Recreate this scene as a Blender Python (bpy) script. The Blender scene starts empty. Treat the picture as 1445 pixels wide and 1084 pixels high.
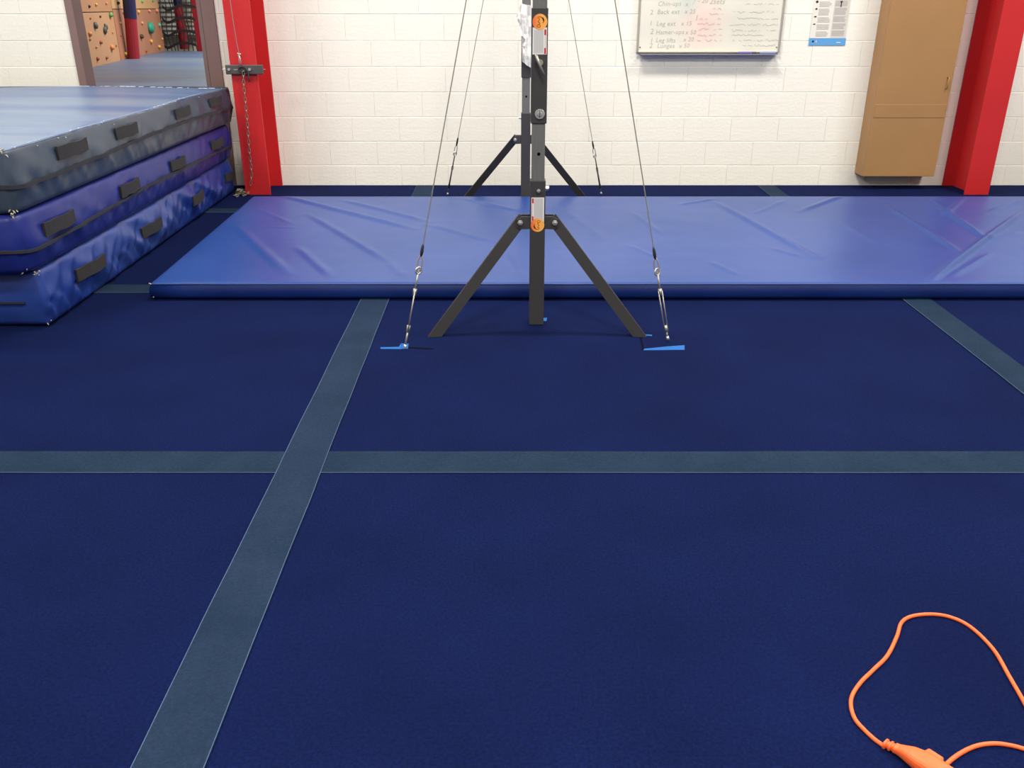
import bpy, bmesh, math, random
from mathutils import Vector, Matrix, noise
random.seed(7)
C = bpy.context.scene.collection
SC = bpy.context.scene
R = math.radians

# ------------------------------------------------------------ camera, light, exposure
CAMH, PITCH, FPX, CX, CY = 1.41, R(23.59), 1215.0, 722.5, 542.0
cd = bpy.data.cameras.new('camera'); cam = bpy.data.objects.new('camera', cd); C.objects.link(cam)
cam.location = (0, 0, CAMH); cam.rotation_euler = (R(90) - PITCH, 0, 0)
cd.sensor_width = 36; cd.lens = FPX / 1445 * 36; cd.clip_start = .05
SC.camera = cam
SC.view_settings.view_transform = 'Standard'; SC.view_settings.look = 'None'
SC.view_settings.exposure = 0.0; SC.view_settings.gamma = 1; SC.view_settings.use_curve_mapping = False
w = bpy.data.worlds.new('world'); SC.world = w; w.use_nodes = True
w.node_tree.nodes['Background'].inputs[0].default_value = (1, .97, .92, 1)
w.node_tree.nodes['Background'].inputs[1].default_value = .3

def lamp(name, loc, sx, sy, watts, col=(1, .985, .93)):
    l = bpy.data.lights.new(name, 'AREA'); l.shape = 'RECTANGLE'; l.size = sx; l.size_y = sy
    l.energy = watts; l.color = col
    o = bpy.data.objects.new(name, l); o.location = loc; C.objects.link(o)
    return o
LP = 250
for i, (x, y, k) in enumerate([(-4.2, 5.2, .68), (0.2, 5.2, .95), (4.6, 5.2, .84), (-4.2, .8, .68), (0.2, .8, .7), (4.6, .8, .8), (-2, -2.6, .7), (3, -2.6, .7)]):
    lamp('ceiling_lamp', (x, y, 5.25), 1.6, .6, LP * k)
lamp('ceiling_lamp', (-2.2, 11.4, 3.9), 1.6, .8, 150)
lamp('ceiling_lamp', (-3.2, 12.8, 3.6), 1.2, .8, 100)

# ------------------------------------------------------------ pixel helpers (1445 x 1084 frame)
def pdir(px, py):
    a = (px - CX) / FPX; b = (CY - py) / FPX
    return Vector((a, math.cos(PITCH) + b * math.sin(PITCH), -math.sin(PITCH) + b * math.cos(PITCH)))
CAM = Vector((0, 0, CAMH))
def at_z(px, py, z=0.0):
    d = pdir(px, py); return CAM + d * ((z - CAMH) / d.z)
def at_Y(px, py, Y):
    d = pdir(px, py); return CAM + d * (Y / d.y)
def at_plane(px, py, p, n):
    d = pdir(px, py); return CAM + d * ((p - CAM).dot(n) / d.dot(n))
def proj_y(p):
    q = Vector(p) - CAM
    zc = q.y * math.cos(PITCH) - q.z * math.sin(PITCH)
    yc = q.y * math.sin(PITCH) + q.z * math.cos(PITCH)
    return CY - FPX * yc / zc

# ------------------------------------------------------------ mesh helpers
def obj(name, bm, mat, parent=None, smooth=False, loc=None):
    me = bpy.data.meshes.new(name)
    if isinstance(bm, bpy.types.Mesh): me = bm
    else:
        bmesh.ops.recalc_face_normals(bm, faces=bm.faces[:])
        bm.to_mesh(me); bm.free()
        if smooth:
            for p in me.polygons: p.use_smooth = True
    if mat and not me.materials: me.materials.append(mat)
    o = bpy.data.objects.new(name, me); C.objects.link(o)
    if parent: o.parent = parent
    if loc: o.location = loc
    if name in ('worn_fleck', 'torn_foam', 'frayed_corner', 'scribble', 'printed_text'): o['kind'] = 'stuff'
    return o
def tag(o, label, cat, group=None):
    o['label'] = label; o['category'] = cat
    if group: o['group'] = group
    return o
def thing(name, label, cat, loc=(0, 0, 0), group=None):
    o = bpy.data.objects.new(name, None); o.location = loc; o.empty_display_size = .1; C.objects.link(o)
    return tag(o, label, cat, group)
def struct(name, bm=None, mat=None, loc=(0, 0, 0)):
    if bm is None:
        o = bpy.data.objects.new(name, None); C.objects.link(o)
    else: o = obj(name, bm, mat)
    o.location = loc; o['kind'] = 'structure'; return o
def bx(bm, x0, x1, y0, y1, z0, z1):
    v = [bm.verts.new((x, y, z)) for x in (x0, x1) for y in (y0, y1) for z in (z0, z1)]
    for f in ((0, 1, 3, 2), (4, 6, 7, 5), (0, 4, 5, 1), (2, 3, 7, 6), (0, 2, 6, 4), (1, 5, 7, 3)):
        bm.faces.new([v[i] for i in f])
    return v
def box(*a, bev=0, seg=2):
    bm = bmesh.new(); bx(bm, *a)
    if bev: bmesh.ops.bevel(bm, geom=bm.edges[:], offset=bev, segments=seg, affect='EDGES', profile=.5)
    return bm
def frame(d):
    d = Vector(d).normalized(); up = Vector((0, 0, 1)) if abs(d.z) < .9 else Vector((0, 1, 0))
    a = d.cross(up).normalized(); return a, d.cross(a).normalized()
def tube(bm, pts, r, n=10, closed=False, caps=True):
    pts = [Vector(p) for p in pts]; rings = []; N = len(pts); a = None
    for i, p in enumerate(pts):
        if closed: d = pts[(i + 1) % N] - pts[i - 1]
        else: d = pts[min(i + 1, N - 1)] - pts[max(i - 1, 0)]
        d.normalize()
        if a is None: a, b = frame(d)
        else:
            a = (a - d * a.dot(d)).normalized()
        b = d.cross(a)
        rr = r[i] if isinstance(r, (list, tuple)) else r
        rings.append([bm.verts.new(p + (a * math.cos(t) + b * math.sin(t)) * rr) for t in [2 * math.pi * k / n for k in range(n)]])
    for i in range(N if closed else N - 1):
        A, B = rings[i], rings[(i + 1) % N]
        for k in range(n): bm.faces.new((A[k], A[(k + 1) % n], B[(k + 1) % n], B[k]))
    if caps and not closed: bm.faces.new(rings[0][::-1]); bm.faces.new(rings[-1])
    return bm
def beam(bm, p, q, wa, wb, xdir=(1, 0, 0)):
    """box-section bar from p to q; wa along the in-plane normal, wb along the other"""
    p, q = Vector(p), Vector(q); d = (q - p).normalized()
    b = Vector((0, 1, 0)); b = (b - d * b.dot(d)).normalized(); a = d.cross(b)
    vs = []
    for c in (p, q):
        for s, t in ((-1, -1), (1, -1), (1, 1), (-1, 1)): vs.append(bm.verts.new(c + a * s * wa / 2 + b * t * wb / 2))
    for i in range(4): bm.faces.new((vs[i], vs[(i + 1) % 4], vs[4 + (i + 1) % 4], vs[4 + i]))
    bm.faces.new(vs[3::-1]); bm.faces.new(vs[4:])
def prism(bm, poly, z0, z1):
    a = [bm.verts.new((x, y, z0)) for x, y in poly]; b = [bm.verts.new((x, y, z1)) for x, y in poly]
    n = len(poly); bm.faces.new(a[::-1]); bm.faces.new(b)
    for i in range(n): bm.faces.new((a[i], a[(i + 1) % n], b[(i + 1) % n], b[i]))
def prism_y(bm, poly, y0, y1):
    a = [bm.verts.new((x, y0, z)) for x, z in poly]; b = [bm.verts.new((x, y1, z)) for x, z in poly]
    n = len(poly); bm.faces.new(a[::-1]); bm.faces.new(b)
    for i in range(n): bm.faces.new((a[i], a[(i + 1) % n], b[(i + 1) % n], b[i]))
def disc_y(bm, x, y, z, r, h, n=20):
    prism_y(bm, [(x + r * math.cos(2 * math.pi * k / n), z + r * math.sin(2 * math.pi * k / n)) for k in range(n)], y - h, y)
def ribbon_y(bm, pts, wd, y, th=.0006):
    """flat painted stroke in an XZ plane facing -Y"""
    for i in range(len(pts) - 1):
        (x0, z0), (x1, z1) = pts[i], pts[i + 1]
        d = Vector((x1 - x0, z1 - z0)); L = d.length
        if L < 1e-6: continue
        n = Vector((-d.y, d.x)) / L * wd / 2; e = d / L * wd * .3
        prism_y(bm, [(x0 - e.x + n.x, z0 - e.y + n.y), (x1 + e.x + n.x, z1 + e.y + n.y), (x1 + e.x - n.x, z1 + e.y - n.y), (x0 - e.x - n.x, z0 - e.y - n.y)], y - th, y)
def catmull(P, k=8):
    P = [Vector(p) for p in P]; out = []
    for i in range(len(P) - 1):
        p0, p1, p2, p3 = P[max(i - 1, 0)], P[i], P[i + 1], P[min(i + 2, len(P) - 1)]
        for j in range(k):
            t = j / k
            out.append(.5 * ((2 * p1) + (p2 - p0) * t + (2 * p0 - 5 * p1 + 4 * p2 - p3) * t * t + (3 * p1 - p0 - 3 * p2 + p3) * t ** 3))
    out.append(P[-1]); return out

# ------------------------------------------------------------ materials
def srgb(c):
    return tuple(((v / 255) / 12.92 if v / 255 <= .04045 else ((v / 255 + .055) / 1.055) ** 2.4) for v in c) + (1,)
def mat(name, col, rough=.6, metal=0, var=0, vscale=3, col2=None, bump=0, bscale=60, spec=.5, sheen=0, coat=0, stretch=None, clear=None, fine=0):
    m = bpy.data.materials.new(name); m.use_nodes = True; nt = m.node_tree; b = nt.nodes['Principled BSDF']
    b.inputs['Roughness'].default_value = rough; b.inputs['Metallic'].default_value = metal
    b.inputs['Specular IOR Level'].default_value = spec
    if sheen: b.inputs['Sheen Weight'].default_value = sheen; b.inputs['Sheen Roughness'].default_value = .5
    if coat: b.inputs['Coat Weight'].default_value = coat; b.inputs['Coat Roughness'].default_value = .25
    tc = nt.nodes.new('ShaderNodeTexCoord')
    src = tc.outputs['Object']
    if stretch:
        mp = nt.nodes.new('ShaderNodeMapping'); mp.inputs['Scale'].default_value = stretch
        nt.links.new(src, mp.inputs[0]); src = mp.outputs[0]
    if var or col2:
        n = nt.nodes.new('ShaderNodeTexNoise'); n.inputs['Scale'].default_value = vscale; n.inputs['Detail'].default_value = 5
        nt.links.new(src, n.inputs['Vector'])
        r = nt.nodes.new('ShaderNodeValToRGB'); r.color_ramp.elements[0].position = .32; r.color_ramp.elements[1].position = .68
        c = srgb(col)
        if col2: c0, c1 = c, srgb(col2)
        else: c0 = tuple(max(0, x * (1 - var)) for x in c[:3]) + (1,); c1 = tuple(min(1, x * (1 + var)) for x in c[:3]) + (1,)
        r.color_ramp.elements[0].color = c0; r.color_ramp.elements[1].color = c1
        nt.links.new(n.outputs[0], r.inputs[0]); nt.links.new(r.outputs[0], b.inputs['Base Color'])
    else: b.inputs['Base Color'].default_value = srgb(col)
    if fine:
        n3 = nt.nodes.new('ShaderNodeTexNoise'); n3.inputs['Scale'].default_value = 130; n3.inputs['Detail'].default_value = 3; nt.links.new(src, n3.inputs['Vector'])
        mr = nt.nodes.new('ShaderNodeMapRange'); mr.inputs[1].default_value = .3; mr.inputs[2].default_value = .7; mr.inputs[3].default_value = 1 - fine; mr.inputs[4].default_value = 1 + fine
        nt.links.new(n3.outputs[0], mr.inputs[0])
        vm = nt.nodes.new('ShaderNodeVectorMath'); vm.operation = 'SCALE'
        nt.links.new(r.outputs[0], vm.inputs[0]); nt.links.new(mr.outputs[0], vm.inputs['Scale']); nt.links.new(vm.outputs[0], b.inputs['Base Color'])
    if bump:
        n2 = nt.nodes.new('ShaderNodeTexNoise'); n2.inputs['Scale'].default_value = bscale; n2.inputs['Detail'].default_value = 4
        nt.links.new(src, n2.inputs['Vector'])
        bp = nt.nodes.new('ShaderNodeBump'); bp.inputs['Strength'].default_value = bump; bp.inputs['Distance'].default_value = .01
        nt.links.new(n2.outputs[0], bp.inputs['Height']); nt.links.new(bp.outputs[0], b.inputs['Normal'])
    return m
M = {}
M['carpet'] = mat('carpet', (12, 23, 63), .95, var=.13, fine=.3, vscale=2.2, bump=.5, bscale=420, spec=.06)
M['strip'] = mat('strip', (27, 42, 63), .9, col2=(34, 48, 69), vscale=5, fine=.18, bump=.4, bscale=200, spec=.08)
M['strip_cross'] = mat('strip_cross', (25, 41, 60), .9, col2=(31, 47, 66), vscale=5, fine=.18, bump=.4, bscale=200, spec=.08)
M['edge'] = mat('edge', (72, 94, 126), .8)
M['paint'] = mat('wall_paint', (245, 239, 226), .6, var=.015, vscale=1.3, bump=.25, bscale=45, spec=.35)
M['plain'] = mat('plain_paint', (236, 228, 214), .7)
M['ceil'] = mat('ceiling_paint', (170, 168, 164), .8)
M['side'] = mat('side_wall_paint', (150, 148, 146), .8)
M['red'] = mat('red_paint', (196, 34, 36), .45, var=.05, vscale=2, bump=.05, bscale=60)
M['brown'] = mat('brown_frame', (136, 108, 103), .5, var=.05, vscale=3)
M['steel_dark'] = mat('charcoal_steel', (62, 59, 60), .5, var=.04, vscale=4, spec=.35)
M['steel_brace'] = mat('charcoal_brace', (52, 49, 50), .55, var=.04, vscale=4, spec=.3)
M['steel_tube'] = mat('grey_tube', (114, 113, 111), .4, metal=.2, var=.08, vscale=14, stretch=(6, 6, .5))
M['chrome'] = mat('chrome', (215, 213, 208), .3, metal=.75)
M['galv'] = mat('galvanised', (178, 172, 162), .4, metal=.6)
M['black'] = mat('black_rubber', (38, 36, 38), .6)
M['hole'] = mat('hole_black', (7, 9, 22), .95, spec=.05)
M['cable'] = mat('wire_rope', (150, 146, 138), .45, metal=.5)
M['strap'] = mat('strap_webbing', (38, 36, 38), .75, var=.2, vscale=40, bump=.5, bscale=150)
M['zip'] = mat('zipper', (34, 36, 44), .7)
M['foam'] = mat('blue_foam', (34, 94, 164), .8, spec=.2)
M['foam_tear'] = mat('torn_foam', (184, 174, 150), .9, var=.25, vscale=60)
M['fleck'] = mat('worn_fleck', (205, 212, 222), .8)
M['cab'] = mat('tan_cabinet', (164, 122, 76), .5, var=.04, vscale=2.5, bump=.04, bscale=30)
M['cab_side'] = M['cab']
M['orange'] = mat('orange_pvc', (250, 106, 52), .45, spec=.4)
M['white_gloss'] = mat('whiteboard_frame', (204, 198, 186), .4, metal=.2)
M['alu'] = mat('aluminium', (190, 184, 174), .35, metal=.5)
M['tray'] = mat('tray', (150, 145, 150), .45, metal=.3)
M['ink'] = mat('grey_ink', (180, 177, 164), .7)
M['ink_faint'] = mat('faint_ink', (206, 202, 186), .7)
M['ink_red'] = mat('red_ink', (228, 176, 168), .7)
M['ink_green'] = mat('green_ink', (184, 208, 198), .7)
M['paper'] = mat('paper', (233, 226, 214), .7)
M['paper_grey'] = mat('paper_grey', (212, 205, 194), .7)
M['print'] = mat('grey_print', (208, 201, 190), .7)
M['print_dark'] = mat('dark_print', (188, 180, 172), .7)
M['print_black'] = mat('black_print', (60, 54, 50), .7)
M['print_blue'] = mat('blue_print', (92, 160, 214), .6)
M['navy'] = mat('navy_vinyl', (36, 38, 84), .5, bump=.2, bscale=20)
M['maroon'] = mat('red_vinyl', (166, 36, 50), .5, bump=.2, bscale=20)
M['st_white'] = mat('sticker_white', (226, 222, 218), .5)
M['st_grey'] = mat('sticker_print', (192, 190, 190), .5)
M['st_red'] = mat('sticker_red', (202, 36, 50), .5)
M['st_logo'] = mat('sticker_logo', (176, 92, 22), .5)
M['pen_purple'] = mat('pen_purple', (96, 80, 160), .4)
M['pen_dark'] = mat('pen_dark', (70, 60, 84), .4)
M['pen_blue'] = mat('pen_blue', (120, 130, 178), .4)

def sticker_orange():
    m = bpy.data.materials.new('sticker_orange'); m.use_nodes = True; nt = m.node_tree; b = nt.nodes['Principled BSDF']
    tc = nt.nodes.new('ShaderNodeTexCoord'); sp = nt.nodes.new('ShaderNodeSeparateXYZ'); r = nt.nodes.new('ShaderNodeValToRGB')
    nt.links.new(tc.outputs['Generated'], sp.inputs[0]); nt.links.new(sp.outputs[0], r.inputs[0])
    r.color_ramp.elements[0].color = srgb((240, 100, 50)); r.color_ramp.elements[1].color = srgb((250, 176, 84)); r.color_ramp.elements[1].position = .6
    nt.links.new(r.outputs[0], b.inputs['Base Color']); b.inputs['Roughness'].default_value = .45
    return m
M['st_orange'] = sticker_orange()

def vinyl(name, c0, c1, rough=.33, c2=None, scale=1.2, bump=.12, thresh=(.35, .65), stretch=(1, 1, 1), spec=.5):
    m = bpy.data.materials.new(name); m.use_nodes = True; nt = m.node_tree; b = nt.nodes['Principled BSDF']
    tc = nt.nodes.new('ShaderNodeTexCoord'); mp = nt.nodes.new('ShaderNodeMapping'); mp.inputs['Scale'].default_value = stretch
    nt.links.new(tc.outputs['Object'], mp.inputs[0])
    n = nt.nodes.new('ShaderNodeTexNoise'); n.inputs['Scale'].default_value = scale; n.inputs['Detail'].default_value = 4
    nt.links.new(mp.outputs[0], n.inputs['Vector'])
    r = nt.nodes.new('ShaderNodeValToRGB'); e = r.color_ramp.elements
    e[0].position, e[1].position = thresh; e[0].color = srgb(c0); e[1].color = srgb(c1)
    if c2: q = e.new(.5); q.color = srgb(c2)
    nt.links.new(n.outputs[0], r.inputs[0]); nt.links.new(r.outputs[0], b.inputs['Base Color'])
    n2 = nt.nodes.new('ShaderNodeTexNoise'); n2.inputs['Scale'].default_value = 5; n2.inputs['Detail'].default_value = 5; n2.inputs['Distortion'].default_value = .6
    nt.links.new(mp.outputs[0], n2.inputs['Vector'])
    bp = nt.nodes.new('ShaderNodeBump'); bp.inputs['Strength'].default_value = bump; bp.inputs['Distance'].default_value = .02
    nt.links.new(n2.outputs[0], bp.inputs['Height']); nt.links.new(bp.outputs[0], b.inputs['Normal'])
    b.inputs['Roughness'].default_value = rough; b.inputs['Specular IOR Level'].default_value = spec
    return m
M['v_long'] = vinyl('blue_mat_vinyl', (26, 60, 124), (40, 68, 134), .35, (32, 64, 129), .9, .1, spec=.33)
M['v_long_shade'] = vinyl('blue_mat_shaded_side', (14, 36, 98), (20, 44, 108), .4, None, 3, .1)  # darker mat blue for the upright sides, their shade put into the colour
M['v_top'] = vinyl('faded_blue_vinyl', (38, 58, 82), (64, 74, 88), .4, (54, 66, 83), 1.4, .15)
M['v_top_reflect'] = vinyl('faded_blue_reflecting_top', (66, 92, 138), (104, 122, 148), .36, (86, 108, 144), 1.1, .2, stretch=(.5, 2.5, 1), spec=.6)  # top faces: reflected wall light put into a paler, bluer colour
M['v_mid'] = vinyl('violet_blue_vinyl', (22, 37, 108), (38, 45, 118), .36, (30, 41, 113), .8, .1, spec=.3)
M['v_bot'] = vinyl('royal_blue_vinyl', (22, 48, 126), (44, 66, 134), .36, (30, 54, 128), 1.4, .15)
M['v_land'] = vinyl('grey_blue_vinyl', (84, 108, 142), (106, 122, 144), .45, None, .8, .1, stretch=(.5, 2, 1))

# ------------------------------------------------------------ floor and its strips
WY = 7.53
fl = struct('floor', box(-7, 7, -4, WY + .15, -.12, 0), M['carpet'])
fl2 = struct('floor', box(-10, 3, WY + .15, 16, -.12, 0), M['carpet'])

def strip(label, p0, p1, wd, z, m, edges, dip=False):
    """fabric hook strip lying on the carpet from p0 to p1"""
    t = thing('carpet_seam_strip', label, 'floor strip', (p0[0], p0[1], 0), 'seam strips on the carpet')
    d = Vector((p1[0] - p0[0], p1[1] - p0[1])); L = d.length; d /= L; n = Vector((-d.y, d.x))
    def wob(s): return .0012 * noise.noise(Vector((s * 3.1, p0[0] * 7, 1))) * 2
    bm = bmesh.new(); N = max(2, int(L / .08)); rows = []
    for i in range(N + 1):
        s = L * i / N; row = []
        for k, (u, h) in enumerate(((-wd / 2, 0), (-wd / 2, z), (wd / 2, z), (wd / 2, 0))):
            q = d * s + n * (u + wob(s + (5 if u > 0 else 0)))
            row.append(bm.verts.new((q.x, q.y, h + .0002)))
        rows.append(row)
    for a, b in zip(rows, rows[1:]):
        for k in range(3): bm.faces.new((a[k], a[k + 1], b[k + 1], b[k]))
    bm.faces.new(rows[0]); bm.faces.new(rows[-1][::-1])
    obj('strip_fabric', bm, m, t)
    for e in edges:
        bm = bmesh.new(); pts = []
        for i in range(N + 1):
            s = L * i / N; q = d * s + n * (e * (wd / 2) + wob(s + (5 if e > 0 else 0)))
            pts.append((q.x, q.y, z + .0006))
        tube(bm, pts, .0011, 5); obj('edge_stitching', bm, M['edge'], t)
    return t
strip('grey-blue strip crossing the whole floor left to right in the foreground', (-6.5, 2.566), (6.5, 2.566), .15, .0025, M['strip_cross'], (-1,))
strip('grey-blue strip crossing the floor under the near edge of the long blue mat', (-6.5, 4.53), (6.5, 4.53), .15, .0025, M['strip_cross'], (-1,))
strip('dim grey-blue cross strip near the chain pile, mostly under the long mat', (-6.5, 6.52), (6.5, 6.52), .15, .0025, M['strip_cross'], (-1,))
a = at_z(237, 1084); b = at_z(529, 424); dd = (b - a) / (b.y - a.y)
pA = a + dd * (-3 - a.y); pB = a + dd * (7.5 - a.y)
strip('grey-blue strip running away from the camera, left of the bar post', (pA.x, pA.y), (pB.x, pB.y), .147, .005, M['strip'], (-1, 1))
a = at_z(1445, 538); b = at_z(1089, 269); dd = (b - a) / (b.y - a.y)
pA = a + dd * (-3 - a.y); pB = a + dd * (7.5 - a.y)
strip('grey-blue strip running away to the wall on the right, under the cabinet side', (pA.x, pA.y), (pB.x, pB.y), .147, .005, M['strip_cross'], (1,))

# cuts in the carpet with blue foam showing, parts of the floor
def patch(px, name, m, z=.0015):
    bm = bmesh.new(); prism(bm, [tuple(at_z(x, y).xy) for x, y in px], .0001, z)
    o = obj(name, bm, m, fl); return o
patch([(908, 494.6), (966, 494), (966, 487.5), (940, 489.5), (909, 492.6)], 'exposed_foam', M['foam'])['label'] = 'bright blue foam showing through a wedge cut in the carpet'
patch([(537, 490.6), (563, 490), (566, 485), (567.5, 485), (567, 493), (537, 492.6)], 'exposed_foam', M['foam'])
patch([(566.5, 485.3), (576.5, 485.3), (575.5, 492.5), (566.5, 492.5)], 'exposed_foam', M['foam'])
patch([(764, 449.5), (772, 448.7), (771, 453.5), (764, 453.5)], 'exposed_foam', M['foam'])
patch([(911, 472.4), (920, 472.8), (920, 474.4), (911, 473.9)], 'exposed_foam', M['foam'])
for px in ([(905, 492.5), (966, 486.2), (967, 487.4), (907, 494.2)], [(902, 475), (904.5, 475), (909, 492.5), (906.5, 493.5)], [(576, 489.6), (612, 492), (611, 493.2), (576, 491.4)], [(912, 471), (921, 472), (921, 473), (912, 472.4)]):
    patch(px, 'carpet_slit', M['hole'], .0009)

# ------------------------------------------------------------ block wall
DX0, DX1, DZ = -3.577, -2.385, 2.16         # doorway incl. frame
wb = struct('wall_back', box(-7, DX0 + .03, WY + .04, WY + .15, 0, 5.4), M['plain'])
obj('wall_core', box(DX1 - .03, 7, WY + .04, WY + .15, 0, 5.4), M['plain'], wb)
obj('wall_core', box(DX0 + .03, DX1 - .03, WY + .04, WY + .15, DZ - .03, 5.4), M['plain'], wb)
_cache = {}
def block_verts(w, h, d=.045, bh=.006, bd=.0045, vh=.0014, vd=.0007):
    # front at y=0, back at y=d ; horizontal joints deep, vertical joints nearly filled with paint
    outer = [(0, 0), (w, 0), (w, h), (0, h)]
    inner = [(vh, bh * .5), (w - vh, bh * .5), (w - vh, h - bh), (vh, h - bh)]
    V = [(x, max(bd, 0), z) for x, z in outer]; V = [(x, bd if z in (0, h) else vd, z) for x, z in outer]
    V += [(x, 0, z) for x, z in inner] + [(x, d, z) for x, z in outer]
    F = [(4, 5, 6, 7), (0, 1, 5, 4), (1, 2, 6, 5), (2, 3, 7, 6), (3, 0, 4, 7), (0, 8, 9, 1), (1, 9, 10, 2), (2, 10, 11, 3), (3, 11, 8, 0), (8, 11, 10, 9)]
    return V, F
def block_mesh(w, h):
    k = (round(w, 3), round(h, 3))
    if k not in _cache:
        V, F = block_verts(*k); me = bpy.data.meshes.new('block'); me.from_pydata(V, [], F); me.materials.append(M['paint']); _cache[k] = me
    return _cache[k]
RV, RF = [], []
zs = [0.0] + [.173 + .1988 * k for k in range(27)]
for r in range(len(zs) - 1):
    z0, z1 = zs[r], min(zs[r + 1], 5.4)
    if z0 >= 5.4: break
    off = -1.55 if r % 2 == 1 else -1.35
    x = off - .4 * 14
    while x < 7:
        segs = [(max(x, -7), min(x + .4, 7))]
        if z0 < DZ:
            s = []
            for a, b in segs:
                if a < DX0: s.append((a, min(b, DX0)))
                if b > DX1: s.append((max(a, DX1), b))
                if a < DX0 and b > DX1: pass
            segs = s
        for a, b in segs:
            if b - a < .02: continue
            yo = WY + random.uniform(-.0006, .0006)
            if -5.2 < (a + b) / 2 < 5.2 and z0 < 1.5:
                o = obj('block', block_mesh(b - a, z1 - z0), None, wb, loc=(a, yo, z0))
            else:
                V, F = block_verts(b - a, z1 - z0); n = len(RV)
                RV += [(vx + a, vy + yo, vz + z0) for vx, vy, vz in V]; RF += [tuple(i + n for i in f) for f in F]
        x += .4
me = bpy.data.meshes.new('outer_blocks'); me.from_pydata(RV, [], RF); me.materials.append(M['paint'])
ob = obj('outer_blocks', me, None, wb); ob['kind'] = 'stuff'
struct('wall_left', box(-7.15, -7, -4, WY + .15, 0, 5.4), M['side'])
struct('wall_right', box(7, 7.15, -4, WY + .15, 0, 5.4), M['side'])
struct('wall_front', box(-7.15, 7.15, -4.15, -4, 0, 5.4), M['side'])
struct('ceiling', box(-7.15, 7.15, -4.15, WY + .15, 5.4, 5.5), M['ceil'])

# door frame
df = struct('door_1')
obj('jamb', box(DX0, DX0 + .06, WY - .012, WY + .15, 0, DZ), M['brown'], df)
obj('jamb', box(DX1 - .105, DX1, WY - .012, WY + .15, 0, DZ), M['brown'], df)
obj('door_stop', box(DX1 - .150, DX1 - .111, WY + .02, WY + .15, 0, DZ), M['brown'], df)
obj('gap_shade', box(DX1 - .1105, DX1 - .1055, WY - .004, WY + .14, 0, DZ), M['black'], df)  # black strip standing in for the shade in the gap beside the stop
obj('head_rail', box(DX0, DX1, WY - .012, WY + .15, DZ, DZ + .1), M['brown'], df)

# ------------------------------------------------------------ red steel columns
def column(x0, x1, y0, label):
    t = thing('steel_column', label, 'column', ((x0 + x1) / 2, y0, 0), 'red steel columns')
    cx = (x0 + x1) / 2; h = 5.4; y1 = WY - .004
    def L(*a): return (a[0] - cx, a[1] - cx, a[2] - y0, a[3] - y0, a[4], a[5])
    obj('front_flange', box(*L(x0, x1, y0, y0 + .014, 0, h), bev=.002, seg=1), M['red'], t)
    obj('rear_flange', box(*L(x0, x1, y1 - .014, y1, 0, h), bev=.002, seg=1), M['red'], t)
    obj('web', box(*L(cx - .006, cx + .006, y0 + .014, y1 - .014, 0, h)), M['red'], t)
    return t
column(-2.19, -1.985, 7.12, 'red steel column with a chain hanging down it, beside the mat stack')
column(3.722, 3.922, 7.12, 'red steel column right of the tan cabinet')

# ------------------------------------------------------------ crease helper
def seg_d(p, a, b):
    ab = b - a; t = max(0, min(1, (p - a).dot(ab) / ab.length_squared)); q = a + ab * t
    s = (ab.x * (p.y - a.y) - ab.y * (p.x - a.x)) / ab.length
    return (p - q).length, t, s
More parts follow.
